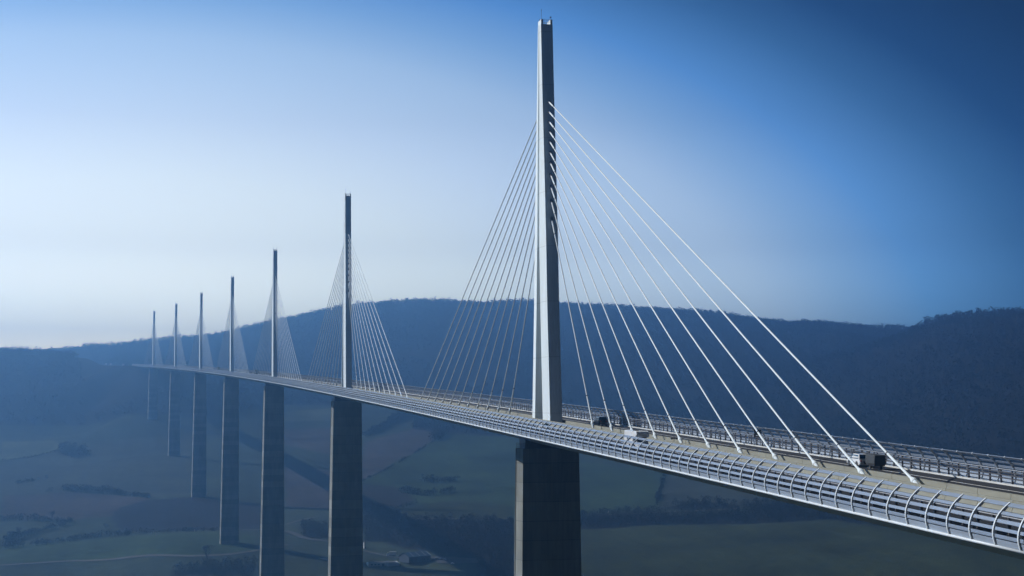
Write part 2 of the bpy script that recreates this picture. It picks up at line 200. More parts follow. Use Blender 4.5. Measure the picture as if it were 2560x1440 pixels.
# ---------------------------------------------------------------- light
SUN_EL=R(35.5); SUN_AZ=R(-60)   # azimuth clockwise from +Y
sd=Vector((math.sin(SUN_AZ)*math.cos(SUN_EL),math.cos(SUN_AZ)*math.cos(SUN_EL),math.sin(SUN_EL)))
sl=bpy.data.lights.new('sun','SUN'); sl.energy=5.0; sl.angle=R(.53); sl.color=(1,.99,.965)
so=bpy.data.objects.new('sun',sl); COL.objects.link(so); so.rotation_euler=(-sd).to_track_quat('-Z','Y').to_euler(); so.location=(0,0,600)
# ---------------------------------------------------------------- bridge alignment
KC=5.194498996832807e-05; SL=.03021838439020363; SPAN=342.0
def frame(s):
    t=Vector((-s*KC,1,0)).normalized(); return Vector((-s*s*KC/2,s,SL*s)),Vector((t.y,-t.x,0)),t
def BP(s,x,z):
    b,n,t=frame(s); return b+n*x+Vector((0,0,z))
def ang(s): return math.atan(s*KC)
S0,S1=-204.0,2256.0
NST=240; ST=[S0+(S1-S0)*i/NST for i in range(NST+1)]
def loft(mb,prof,mi=0,st=None): mb.rings([[BP(s,x,z) for x,z in prof] for s in (st or ST)],mi)
via=tag(empty('viaduct',(0,0,0)),'long white cable-stayed motorway viaduct on tall concrete piers curving across the hazy valley','bridge')
# deck box girder
d=MB(); loft(d,[(-13.9,-.03),(-13.9,-.45),(-9,-1.75),(-3.4,-3.7),(3.4,-3.7),(9,-1.75),(13.9,-.45),(13.9,-.03)])
deck=d.build('deck',M['deck'],via)
for sg in (-1,1):
    c=MB(); loft(c,[(sg*x,z) for x,z in ([(2.06,-.01),(13.2,-.01),(13.2,.02),(2.06,.02)])][::1 if sg>0 else -1]); cw=c.build('carriageway',M['asphalt'],deck)
    l=MB()
    for x,w in ((2.85,.16),(9.95,.2)): loft(l,[(sg*x-w/2,.021),(sg*x+w/2,.021),(sg*x+w/2,.028),(sg*x-w/2,.028)])
    s=S0+3
    while s<S1-4:
        q=[BP(s,sg*6.4-.09,.024),BP(s,sg*6.4+.09,.024),BP(s+3,sg*6.4+.09,.024),BP(s+3,sg*6.4-.09,.024)]; l.add(q,[(0,1,2,3)]); s+=13
    l.build('lane_marking',M['paint'],cw)
    b=MB(); pr=[(1.55,.0),(1.55,.35),(1.62,1.08),(1.86,1.08),(1.93,.35),(2.05,.0)]
    b_prof=[(sg*x,z) for x,z in pr]
    for i in range(int((S1-S0)/6)):      # cast in 6 m lengths with narrow joints
        a=S0+i*6; b.rings([[BP(s,x,z) for x,z in b_prof] for s in (a+.03,a+5.97)])
    b.build('median_barrier',M['barrier'],via)
    k=MB(); loft(k,[(sg*13.2,-.01),(sg*13.2,.20),(sg*13.42,.20),(sg*13.42,.12),(sg*13.9,.12),(sg*13.9,-.01)]); k.build('kerb',M['kerb'],deck)
    g=MB(); loft(g,[(sg*15.62,-.27),(sg*15.50,-.12),(sg*14.3,.12),(sg*13.903,.16),(sg*13.903,-.47),(sg*14.4,-.47),(sg*15.45,-.40)]); g.build('cornice',M['cornice'],deck)
v=MB(); loft(v,[(-1.55,-.01),(-1.55,.22),(1.55,.22),(1.55,-.01)]); v.build('median_strip',M['verge'],deck)
# wind screens: a curved profile, ribs every 3.42 m and five long slats
WPT=[(15.60,-.20),(15.80,.65),(15.66,1.45),(15.20,2.25),(14.30,3.02)]
def wprof(u):
    t=u*4; i=min(3,int(t)); f=t-i; g=lambda k: WPT[max(0,min(4,k))]
    p0,p1,p2,p3=g(i-1),g(i),g(i+1),g(i+2)
    if i==0: p0=(2*p1[0]-p2[0]-.08,2*p1[1]-p2[1])
    if i==3: p3=(2*p2[0]-p1[0]-.35,2*p2[1]-p1[1]-.1)
    h=lambda a,b,c,e:.5*((2*b)+(-a+c)*f+(2*a-5*b+4*c-e)*f*f+(-a+3*b-3*c+e)*f**3)
    return h(p0[0],p1[0],p2[0],p3[0]),h(p0[1],p1[1],p2[1],p3[1])
def wnorm(u):
    a=wprof(max(0,u-.01)); b=wprof(min(1,u+.01)); dx,dz=b[0]-a[0],b[1]-a[1]; l=math.hypot(dx,dz); return dz/l,-dx/l
def rib_mesh(sg):
    mb=MB(); rs=[]
    for k in range(13):
        u=k/12; x,z=wprof(u); nx,nz=wnorm(u); dep=.30-.14*u
        a=(x+nx*.07,z+nz*.07); b=(x-nx*dep,z-nz*dep); w=.075;wb=.018
        rs.append([(sg*a[0],-w,a[1]),(sg*a[0],w,a[1]),(sg*b[0],wb,b[1]),(sg*b[0],-wb,b[1])])
    mb.rings(rs); return mb
RIB=3.42; NR=int((S1-S0)/RIB)
def line_of(mb_mesh,name,mats,parent,step,near=100,rest_name=None,off=0.0):
    """the first (nearest) ones each an object of its own, the far rest one mesh"""
    me=mb_mesh.mesh(name,mats); n=int((S1-S0)/step)
    for i in range(near):
        s=S0+.6+off+i*step; o=link(name,me,parent); o.location=BP(s,0,0); o.rotation_euler=(0,0,ang(s))
    r=MB()
    for i in range(near,n):
        s=S0+.6+off+i*step; T=Matrix.Translation(BP(s,0,0))@Matrix.Rotation(ang(s),4,'Z')
        r.add([T@Vector(q) for q in mb_mesh.v],mb_mesh.f)
    o=r.build(name,mats,parent); tag(o,kind='stuff')
for sg in (-1,1):
    ws=MB(); x,z=wprof(1.0)
    def ring(cx,cz,rad,n=8): return [(sg*cx+rad*math.cos(2*math.pi*k/n),cz+rad*math.sin(2*math.pi*k/n)) for k in range(n)]
    loft(ws,ring(15.62,-.20,.13))
    scr=ws.build('wind_screen',M['rib'],via,True)
    for u0,u1,inset in ((.92,1.0,.0),(.74,.81,.03),(.555,.635,.03),(.375,.455,.03),(.20,.285,.03)):
        sl_=MB(); pr=[]
        us=[u0+(u1-u0)*k/3 for k in range(4)]
        for u in us: x,z=wprof(u); nx,nz=wnorm(u); pr.append((sg*(x-nx*inset),z-nz*inset))
        for u in reversed(us): x,z=wprof(u); nx,nz=wnorm(u); pr.append((sg*(x-nx*(inset+.05)),z-nz*(inset+.05)))
        loft(sl_,pr); sl_.build('slat',M['slat'],scr)
    kp=MB(); us=[.03+.13*k/3 for k in range(4)]; pr=[]
    for u in us: x,z=wprof(u); nx,nz=wnorm(u); pr.append((sg*(x-nx*.07),z-nz*.07))
    for u in reversed(us): x,z=wprof(u); nx,nz=wnorm(u); pr.append((sg*(x-nx*.12),z-nz*.12))
    loft(kp,pr); kp.build('kick_panel',M['cornice'],scr)
    line_of(rib_mesh(sg),'rib',[M['rib']],scr,RIB)
    gr=MB()
    for zc,h in ((.78,.07),(1.12,.07),(1.42,.07)): loft(gr,[(sg*13.3-.05,zc-h),(sg*13.3+.05,zc-h),(sg*13.3+.05,zc+h),(sg*13.3-.05,zc+h)])
    go0=gr; gr=MB(); loft(gr,[(sg*13.42+.06*math.cos(a),1.72+.06*math.sin(a)) for a in [k*math.pi/3 for k in range(6)]])
    go=go0.build('guard_rail',M['darksteel'],via); gr.build('top_rail',M['steel'],go)
    p=MB(); p.box((sg*13.45-.09,-.07,.2),(sg*13.45+.09,.07,1.72)); p.box((sg*13.45-.2,-.16,.34),(sg*13.45+.2,.16,.40))
    line_of(p,'guard_post',[M['darksteel']],go,2.28,off=.5)
# ---------------------------------------------------------------- pylons with their stays
PZ=[0,12,25,39,55,71,87]; PG=np.interp(PZ,[0,25,39,55,71,87],[3.5,1.6,.87,.66,.47,.2]); PL=np.interp(PZ,[0,25,39,55,71,87],[4.4,4.2,4.2,3.2,1.96,1.16])
def yout(z): return float(np.interp(z,PZ,PG)+np.interp(z,PZ,PL))
def mast_mesh():
    mb=MB(); ztop=85.9
    for sg in (-1,1):
        rs=[]
        for z in [-.3]+PZ[1:-1]+[ztop]:
            g=float(np.interp(z,PZ,PG)); L=float(np.interp(z,PZ,PL)); yo=g+L; wi=1.3+.11*L
            ring=[(-.82,yo),(.82,yo),(1.3,yo-.10),(wi,g),(-wi,g),(-1.3,yo-.10)]
            ring=[(x,sg*y,z) for x,y in ring]
            if sg>0: ring.reverse()
            rs.append(ring)
        mb.rings(rs)
    rs=[]
    for z in (37.5,39,55,71,ztop-.01):   # plate joining the two legs above the fork, set back from their faces
        g=float(np.interp(z,PZ,PG))+.05; L=float(np.interp(z,PZ,PL)); w=1.3+.11*L-.42
        rs.append([(-w,-g,z),(w,-g,z),(w,g,z),(-w,g,z)])
    mb.rings(rs)
    for sx in (-1,1):                    # side cheeks of the open top
        y=yout(86.5)-.05
        mb.box((min(sx*.78,sx*1.26),-y,85.89),(max(sx*.78,sx*1.26),y,87.0))
    for k,zt in enumerate(STZ):          # dark sleeves where the stays enter
        pass
    return mb
STZ=[68.65,66.45,64.28,62.12,59.95,57.63,55.39,52.86,50.29,47.35,43.58]
STD=[35.389+12.39725*(10-k) for k in range(11)]
def stay_mesh(sg,k):
    """one stay: tapering anchor cone, thick lower sleeve, long thin sheath, thick upper sleeve"""
    dd=STD[k]; s=sg*dd
    A=Vector((-dd*dd*KC/2,s,SL*s+.45)); T=Vector((0,sg*(yout(STZ[k])-.35),STZ[k]+.25)); u=(T-A).normalized(); L=(T-A).length
    mb=MB()
    at=lambda q:A+u*q
    mb.tube([at(0),at(.35),at(1.25),at(1.27),at(1.55),at(2.1)],[.10,.16,.30,.33,.33,.16],10)
    mb.tube([at(2.0),at(7.8)],.155,8); mb.tube([at(7.75),at(7.95)],.175,8,1)
    mb.tube([at(7.9),at(L-5.0)],.122,8)
    mb.tube([at(L-5.05),at(L-4.9)],.19,8,1); mb.tube([at(L-4.95),at(L)],.17,8)
    mb.tube([at(L-1.25),at(L-.05)],.235,8,1)
    return mb
mast=mast_mesh().mesh('pylon',[M['pylon']])
stays=[(stay_mesh(sg,k).mesh('stay_cable',[M['stay'],M['darksteel']])) for sg in (-1,1) for k in range(11)]
rl=MB(); yy=yout(86.5)-.1
for sy in (-1,1):
    for z in (86.35,86.68,87.0): rl.tube([(-.78,sy*yy,z),(.78,sy*yy,z)],.025,6)
    for x in (-.5,0,.3,.5): rl.tube([(x,sy*yy,85.88),(x,sy*yy,87.0)],.022,6)
rail_me=rl.mesh('access_railing',[M['steel']])
an=MB(); an.tube([(-1.0,-.6,86.9),(-1.0,-.6,89.1)],.035,6); an.tube([(-1.0,-.6,89.05),(-1.0,-.6,89.3)],.07,6); an.box((-1.32,-.2,86.98),(-1.1,.2,87.2))
ant_me=an.mesh('lightning_rod',[M['darksteel']])
be=MB(); be.tube([(.9,-.8,86.9),(.9,-.8,87.55)],.03,6); be.box((.84,-1.0,87.5),(1.12,-.7,87.75)); 
bea_me=be.mesh('weather_sensor',[M['darksteel']])
pl0=link('pylon',mast,via)
for me in stays: link('stay_cable',me,pl0)
for nm,me in (('access_railing',rail_me),('lightning_rod',ant_me),('weather_sensor',bea_me)): link(nm,me,pl0)
for i in range(7):
    o=pl0 if i==0 else copy_tree(pl0,via)
    s=i*SPAN; o.location=BP(s,0,0); o.rotation_euler=(0,0,ang(s))
# ---------------------------------------------------------------- piers
PH=[98.0,240.0,205.0,150.5,142.6,118.2,83.1]
for i,h in enumerate(PH):
    mb=MB(); rs=[]; top=-5.1
    n=max(4,int(h/8))
    for k in range(n+1):
        z=top+(-h-4-top)*k/n; q=-(z-top); a=6.05+.0125*q; yd=3.4+.010*q; w=a+.67
        rs.append([(-a,-yd,z),(-.4,-yd-.42,z),(.4,-yd-.42,z),(a,-yd,z),(w,-.5,z),(w-.25,-.35,z),(w-.25,.35,z),(w,.5,z),(a,yd,z),(.4,yd+.42,z),(-.4,yd+.42,z),(-a,yd,z),(-w,.5,z),(-w+.25,.35,z),(-w+.25,-.35,z),(-w,-.5,z)])
    mb.rings(rs)
    po=mb.build('pier',M['concrete'],via); s=i*SPAN; po.location=BP(s,0,0); po.rotation_euler=(0,0,ang(s))
    nk=MB(); nk.box((-5.4,-2.6,-5.3),(5.4,2.6,-2.9)); nk.build('bearing_block',M['darksteel'],po)
    rg=MB()
    for sx in (-1,1):
        for z in (-4.7,-4.35,-4.0):
            rg.tube([(sx*5.95,-3.0,z),(sx*5.95,3.0,z)],.035,6); rg.tube([(sx*5.95,-3.0,z),(sx*5.4,-3.0,z)],.035,6)
        for y in (-3,-1.5,0,1.5,3): rg.tube([(sx*5.95,y,-5.12),(sx*5.95,y,-3.98)],.03,6)
        for x in (5.5,): rg.tube([(sx*x,-3,-5.12),(sx*x,-3,-3.98)],.03,6)
    rg.build('ledge_railing',M['darksteel'],po)
# ---------------------------------------------------------------- terrain
CTL=np.array(DATA['CTL'])
def tps_fit(c,lam):
    xy=c[:,:2]/1000;n=len(c); d2=((xy[:,None]-xy[None])**2).sum(-1);K=.5*d2*np.log(d2+1e-12)
    A=np.zeros((n+3,n+3));A[:n,:n]=K+lam*np.eye(n);A[:n,n]=1;A[:n,n+1:]=xy;A[n,:n]=1;A[n+1:,:n]=xy.T
    return np.linalg.solve(A,np.r_[c[:,2],0,0,0])
WT=tps_fit(CTL,.00005)
def fbm(X,Y,f,seed,oct=4):
    r=np.random.default_rng(seed); o=np.zeros_like(X); a=1.
    for i in range(oct):
        for _ in range(3):
            t=r.uniform(0,6.283); ph=r.uniform(0,6.283); k=f*r.uniform(.8,1.25)
            o+=a*np.sin(k*(X*math.cos(t)+Y*math.sin(t))+ph+1.3*np.sin(.6*k*(Y*math.cos(t)-X*math.sin(t))+2*ph))/3
        f*=2.03;a*=.5
    return o
def sstep(a,b,x): t=np.clip((x-a)/(b-a),0,1); return t*t*(3-2*t)
def road_off(s): return np.interp(s,[2256,2550,2900,3600],[-.05,-2.6,-3.2,-6])
def H(X,Y):
    X=np.asarray(X,float);Y=np.asarray(Y,float);sh=X.shape;x=np.stack([X.ravel(),Y.ravel()],1)/1000;z=np.empty(len(x)); c=CTL[:,:2]/1000;n=len(c)
    for i in range(0,len(x),20000):
        b=x[i:i+20000];d2=((b[:,None]-c[None])**2).sum(-1); z[i:i+20000]=(.5*d2*np.log(d2+1e-12))@WT[:n]+WT[n]+b@WT[n+1:]
    X=X.ravel();Y=Y.ravel()
    far=sstep(1900,3000,Y)
    amp=1.7+15*far*sstep(20,140,z)*(1-.55*sstep(170,230,z))
    z=z+amp*fbm(X,Y,.011,5)*.8*sstep(500,900,Y)
    # motorway cutting and embankment beyond both abutments
    ax=-Y*Y*KC/2; dx=np.abs(X-ax); dz=SL*Y
    w=(1-sstep(34,74,dx))*sstep(2225,2262,Y)*(1-sstep(3300,3700,Y)); z=z*(1-w)+w*(dz+road_off(Y)-.35)
    w=(1-sstep(16,50,dx))*(1-sstep(-214,-196,Y)); z=z*(1-w)+w*(dz-.4)
    return z.reshape(sh)
def hz(x,y): return float(H(np.array([x]),np.array([y]))[0])
def inpoly(X,Y,poly):
    p=np.asarray(poly);r=np.zeros(X.shape,bool);n=len(p);j=n-1
    for i in range(n):
        c=((p[i,1]>Y)!=(p[j,1]>Y)); dy=(p[j,1]-p[i,1]) or 1e-9
        r^=c&(X<(p[j,0]-p[i,0])*(Y-p[i,1])/dy+p[i,0]); j=i
    return r
FE=DATA['FOREST_EDGE']
FOREST=FE+[[4200,2200],[4200,6500],[-2500,6500],[-1500,3200]]
COVER=dict(grass=(.034,.045,.027),pale=(.082,.098,.056),plough=(.018,.0155,.017),red=(.048,.037,.031),blue=(.046,.054,.042),green=(.036,.056,.024),plough2=(.062,.052,.043),scrub=(.026,.023,.018),olive=(.034,.042,.017),wood=(.013,.013,.014))
def axis(parts):
    o=[]
    for a,b,st in parts: o+=list(np.arange(a,b,st))
    return np.array(o+[parts[-1][1]],float)
GX=axis([(-3200,-900,60),(-900,-420,20),(-420,1300,5),(1300,1900,14),(1900,4200,40)])
GY=axis([(-1300,-420,40),(-420,-160,8),(-160,700,20),(700,900,10),(900,2320,5),(2320,4200,16),(4200,5200,50)])
gx,gy=np.meshgrid(GX,GY); gz=H(gx,gy)
nx,ny=len(GX),len(GY)
idx=np.arange(nx*ny).reshape(ny,nx)
F=np.stack([idx[:-1,:-1],idx[:-1,1:],idx[1:,1:],idx[1:,:-1]],-1).reshape(-1,4)
V=np.stack([gx.ravel(),gy.ravel(),gz.ravel()],1)
gme=mesh_np('ground',V,F,M['ground']); gme.polygons.foreach_set('use_smooth',[True]*len(gme.polygons))
col=np.ones((nx*ny,4),np.float32); X,Y=V[:,0],V[:,1]
wx=X+4*fbm(X,Y,.02,21,3); wy=Y+4*fbm(X,Y,.02,22,3)
col[:,:3]=COVER['grass']
for poly,c in DATA['FIELDS']: k=inpoly(wx,wy,poly); col[k,:3]=COVER[c]
for poly in list(DATA['WOODS'].values())+[FOREST]: col[inpoly(wx,wy,poly),:3]=COVER['wood']
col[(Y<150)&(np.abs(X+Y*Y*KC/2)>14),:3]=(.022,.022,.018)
at=gme.color_attributes.new('cover','FLOAT_COLOR','POINT'); at.data.foreach_set('color',col.ravel())
ground=tag(link('ground',gme),'rolling valley floor of dull green and brown winter fields under the bridge','ground',kind='structure')
# roads
def strip(pts,w,z0):
    p=np.array(pts,float); seg=np.hypot(*np.diff(p,axis=0).T); L=np.r_[0,np.cumsum(seg)]; n=max(3,int(L[-1]/6)); t=np.linspace(0,L[-1],n)
    q=np.stack([np.interp(t,L,p[:,0]),np.interp(t,L,p[:,1])],1)
    for _ in range(3): q[1:-1]=(q[:-2]+2*q[1:-1]+q[2:])/4
    d=np.gradient(q,axis=0); d/=np.hypot(d[:,0],d[:,1])[:,None]; nrm=np.stack([d[:,1],-d[:,0]],1)
    a=q-nrm*w/2;b=q+nrm*w/2; mb=MB(); n=len(q)
    za=H(a[:,0],a[:,1])+z0; zb=H(b[:,0],b[:,1])+z0
    vs=[(a[i,0],a[i,1],za[i]) for i in range(n)]+[(b[i,0],b[i,1],zb[i]) for i in range(n)]
    mb.add(vs,[(i,n+i,n+i+1,i+1) for i in range(n-1)])
    return mb
RL=['pale country lane winding across the fields at the lower left','grey main road curving to the junction between two piers','pale track climbing from the junction','pale track running behind the dark copse','thin pale track crossing the ploughed slope','pale lane along the foot of the green field','pale lane along the slope right of the nearest pier','access lane from the white tower to the blue roofed barn']
for i,(pts,w) in enumerate(DATA['ROADS']):
    w=w*.8
    dark=i==1
    tag(strip(pts,w,.45+.05*i).build('road' if dark else 'track',M['road'] if dark else M['track']),RL[i],'road',kind='structure')
# junction markings (a splitter island and edge lines)
pk=DATA['PARKING']; mb=MB(); mb.add([(x,y,hz(x,y)+.6) for x,y in pk],[(0,1,2,3)]); tag(mb.build('car_park',M['road']),'grey asphalt car park beside the blue roofed barn','car park',kind='structure')
# motorway beyond the bridge
for nm,a,b in (('motorway',2256.5,3600),('motorway',-204.5,-900)):
    sts=np.linspace(a,b,60); mb=MB()
    for x0,x1 in ((-12.5,-1.5),(1.5,12.5)):
        vs=[];
        for s in sts:
            o=float(road_off(s)) if s>0 else -.05
            vs+= [BP(s,x0,o),BP(s,x1,o)]
        mb.add(vs,[(2*i,2*i+1,2*i+3,2*i+2) for i in range(len(sts)-1)])
    tag(mb.build(nm,M['asphalt']),'motorway running on over the far plateau' if a>0 else 'motorway arriving at the near end of the bridge','motorway',kind='structure')
for nm,s,lab in (('abutment',2256,'concrete abutment carrying the far end of the viaduct'),('abutment',-204,'concrete abutment carrying the near end of the viaduct')):
    sg=1 if s>0 else -1; mb=MB(); T=Matrix.Translation(BP(s,0,0))@Matrix.Rotation(ang(s),4,'Z')
    mb.box((-13.5,min(sg*.6,sg*7),-14),(13.5,max(sg*.6,sg*7),-.5),0,T); mb.box((-14.6,min(sg*.7,sg*16),-13),(-13.6,max(sg*.7,sg*16),.4),0,T); mb.box((13.6,min(sg*.7,sg*16),-13),(14.6,max(sg*.7,sg*16),.4),0,T)
    tag(mb.build(nm,M['concrete']),lab,'abutment')
# ---------------------------------------------------------------- woods
def crown_template(n,h,w,rs,leaf):
    """a clump of small crooked faces spread through a crown's volume"""
    t=[]
    for _ in range(n):
        a=rs.uniform(0,6.283); zz=rs.beta(1.6,1.3); r=w/2*math.sqrt(rs.uniform(.05,1))*math.sin(math.pi*min(.98,.18+.8*zz))**.6
        c=np.array([r*math.cos(a),r*math.sin(a),h*(.18+.8*zz)])
        q=rs.normal(size=(3,3)); q/=np.linalg.norm(q,axis=1)[:,None]; q[:,2]=q[:,2]*.9+.25
        t.append(c+q*leaf*rs.uniform(.6,1.3))
    return np.array(t)
def scatter(name,pts,hs,mat,ntri=16,leaf=1.4,ws=.8,seed=1,stem=True):
    rs=np.random.default_rng(seed); T=[crown_template(ntri,1.0,ws,rs,leaf) for _ in range(12)]
    n=len(pts); k=rs.integers(0,12,n); th=rs.uniform(0,6.283,n); out=np.empty((n,ntri+(1 if stem else 0),3,3))
    TT=np.array(T)[k]
    c,s=np.cos(th)[:,None,None],np.sin(th)[:,None,None]
    x=TT[...,0]*c-TT[...,1]*s; y=TT[...,0]*s+TT[...,1]*c
    sx=rs.uniform(.8,1.25,n)[:,None,None]
    out[:,:ntri,:,0]=x*hs[:,None,None]*sx; out[:,:ntri,:,1]=y*hs[:,None,None]*sx; out[:,:ntri,:,2]=TT[...,2]*hs[:,None,None]
    if stem:
        out[:,ntri]=np.array([[-.03,0,-.05],[.03,0,-.05],[0,0,.75]])[None]*hs[:,None,None]
    out+=pts[:,None,None,:]
    Vv=out.reshape(-1,3); Ff=np.arange(len(Vv)).reshape(-1,3)
    return mesh_np(name,Vv,Ff,mat)
def rand_in(poly,spacing,seed,bounds=None):
    p=np.array(poly); rs=np.random.default_rng(seed); lo=p.min(0);hi=p.max(0) 
    if bounds is not None: lo=np.maximum(lo,bounds[0]);hi=np.minimum(hi,bounds[1])
    n=int((hi[0]-lo[0])*(hi[1]-lo[1])/spacing**2); q=rs.uniform(lo,hi,(n,2)); return q[inpoly(q[:,0],q[:,1],poly)]
q=rand_in(FOREST,8.2,3,((-1500,900),(3400,5000)))
C2=np.array([CP.x,CP.y]); v=q-C2; D=v@np.array([cf.x,cf.y])/math.hypot(cf.x,cf.y); lat=v@np.array([cr.x,cr.y]); ratio=lat/D
axd=q[:,0]+q[:,1]**2*KC/2
k=(np.abs(ratio)<.45)&~((q[:,1]>2150)&(axd>-95)&(axd<42))
q=q[k];z=H(q[:,0],q[:,1]); v=q-C2; D=np.hypot(v[:,0],v[:,1])
# leave out what stands far behind a crest, seen from around the viewpoint
az=np.arctan2(v[:,0],v[:,1]); el=(z+10-CP.z)/D
order=np.argsort(D); vis=np.zeros(len(q),bool); nb=600; bi=np.clip(((az-az.min())/(az.max()-az.min())*nb).astype(int),0,nb-1); mx=np.full(nb,-9.)
for i in order:
    b=bi[i]
    if el[i]>mx[b]-.012: vis[i]=True
    t=(z[i]-CP.z)/D[i]
    if t>mx[b]: mx[b]=t
q=q[vis];z=z[vis]
dens=fbm(q[:,0],q[:,1],.006,31,4)
edge=fbm(q[:,0],q[:,1],.03,32,3)
keep=((dens>-.75)|(z>110))&(np.random.default_rng(5).uniform(size=len(q))>.1)
q=q[keep];z=z[keep]
hs=np.random.default_rng(6).gamma(14,.6,len(q)).clip(4.5,14)*(1+.18*fbm(q[:,0],q[:,1],.012,33,3))
print('forest trees',len(q))
fo=link('hillside_forest',scatter('hillside_forest',np.c_[q,z-.3],hs,M['wood'],14,.20,.85,2)); tag(fo,'bare winter forest covering the plateau slopes behind the bridge','forest',kind='stuff')
pts=[];
for i,(k,poly) in enumerate(DATA['WOODS'].items()):
    pts.append(rand_in(poly,5.0 if k!='w8' else 3.5,40+i))
q=np.concatenate(pts); z=H(q[:,0],q[:,1]); hs=np.random.default_rng(8).uniform(4.5,9,len(q))
print('valley trees',len(q))
vo=link('valley_woods',scatter('valley_woods',np.c_[q,z-.2],hs,M['valley'],46,.10,.8,9)); tag(vo,'dark leafless copses and riverside woods on the valley floor','woods',kind='stuff')
# hedges: one object each
HL=['long hedge along the upper edge of the brown field at far left','low hedge at the left edge under the tall bare tree','slanting hedge running down to the lower left corner','long dark hedge line beneath the ploughed field at lower left','upper of two curved dark hedges on the green slope between the two nearest piers','lower of two curved dark hedges on the green slope between the two nearest piers','thin straight hedge climbing the slope right of the second pier','thick clump of hedge at the top of the thin straight hedge','broad hedge high on the slope below the deck right of the second pier','hedge line dropping down the field right of the nearest pier','dark hedge bordering the scrub beside the second pier','hedge under the pale field at the far left edge','short hedge in the grey green field at far left']
for i,(pts,h) in enumerate(DATA['HEDGES']):
    p=np.array(pts); seg=np.hypot(*np.diff(p,axis=0).T); L=np.r_[0,np.cumsum(seg)]; rs=np.random.default_rng(60+i); n=int(L[-1]*(1.0 if h>2 else .7))
    t=rs.uniform(0,L[-1],n); gap=fbm(t,t*0,.07,70+i,3); t=t[gap>-.65]
    q=np.stack([np.interp(t,L,p[:,0]),np.interp(t,L,p[:,1])],1)+rs.normal(size=(len(t),2))*h*.28
    hh=h*rs.uniform(.6,1.55,len(t))*(1+.35*fbm(t,t*0,.05,80+i,3)); z=H(q[:,0],q[:,1])
    tag(link('hedge',scatter('hedge',np.c_[q,z-.2],hh,M['hedge'],26,.16,1.1,90+i)),HL[i],'hedge','hedges between the fields')
# single bare trees
def tree(x,y,h,narrow,seed):
    rs=random.Random(seed); root=empty('bare_tree',(x,y,hz(x,y)-.2)); tr=MB(); tips=[]
    def grow(p,d,l,r,dep):
        q=p+d*l; mid=p+d*l*.5+Vector((rs.uniform(-1,1),rs.uniform(-1,1),0))*l*.05
        tr.tube([p,mid,q],[r,r*.85,r*.65],5 if dep<2 else 3)
        if dep>=4: tips.append((q,d,l)); return
        for _ in range(4 if dep<2 else 3):
            sp=.38 if narrow else .85
            nd=(d+Vector((rs.gauss(0,sp),rs.gauss(0,sp),rs.uniform(-.1,.5)))).normalized(); grow(p+d*l*rs.uniform(.55,1),nd,l*rs.uniform(.6,.8),r*.55,dep+1)
    grow(Vector((0,0,0)),Vector((0,0,1)),h*.30,h*.022,0)
    tr.build('trunk',M['bark'],root)
    tw=MB()
    for q,d,l in tips:
        for _ in range(4):
            nd=(d+Vector((rs.gauss(0,.7),rs.gauss(0,.7),rs.gauss(.1,.5)))).normalized(); e=q+nd*l*rs.uniform(.6,1.3); w=nd.cross(Vector((rs.gauss(0,1),rs.gauss(0,1),rs.gauss(0,1)))).normalized()*.07
            tw.add([q-w,q+w,e],[(0,1,2)])
    tw.build('crown',M['bark'],root); return root
TL=['tall spreading bare tree standing over the hedge at lower left','smaller left tree of the bare pair near the left edge','right tree of the bare pair near the left edge','bare tree at the left end of the low hedge','bare tree in the middle of the low hedge','tall narrow dark tree by the lane at the bottom edge','round bare tree beside the pale lane right of the second pier','bushy bare tree at the corner of the ploughed field']
for i,(x,y,h) in enumerate(DATA['TREES']): tag(tree(x,y,h,i==5,200+i),TL[i],'tree','bare trees in the fields')
# ---------------------------------------------------------------- vehicles
def wheel(parent,x,y,r,w=.22):
    t=MB(); n=20
    prof=[(-w/2,r*.62),(-w/2,r*.93),(-w*.3,r),(w*.3,r),(w/2,r*.93),(w/2,r*.62)]
    t.rings([[(x+px_,y+q*math.cos(2*math.pi*k/n),r+q*math.sin(2*math.pi*k/n)) for k in range(n)] for px_,q in prof])
    o=t.build('wheel',M['tyre'],parent)
    m=MB(); s=1 if x>0 else -1
    m.rings([[(x+s*px_,y+q*math.cos(2*math.pi*k/n),r+q*math.sin(2*math.pi*k/n)) for k in range(n)] for px_,q in ((w*.2,r*.62),(w*.54,r*.6),(w*.4,r*.2),(w*.56,r*.12))])
    m.build('rim',M['rim'],o); return o
def body(mb,st,mi=0):
    """st: (y, zlow, zhigh, halfwidth_low, halfwidth_high) stations along the length"""
    rs=[]
    for y,zl,zh,wl,wh in st:
        zm=zl+(zh-zl)*.45
        rs.append([(-wl*.94,y,zl),(wl*.94,y,zl),(wl,y,zl+.1),(wl*1.0,y,zm),(wh,y,zh-.06),(wh*.93,y,zh),(-wh*.93,y,zh),(-wh,y,zh-.06),(-wl,y,zm),(-wl,y,zl+.1)])
    mb.rings(rs,mi)
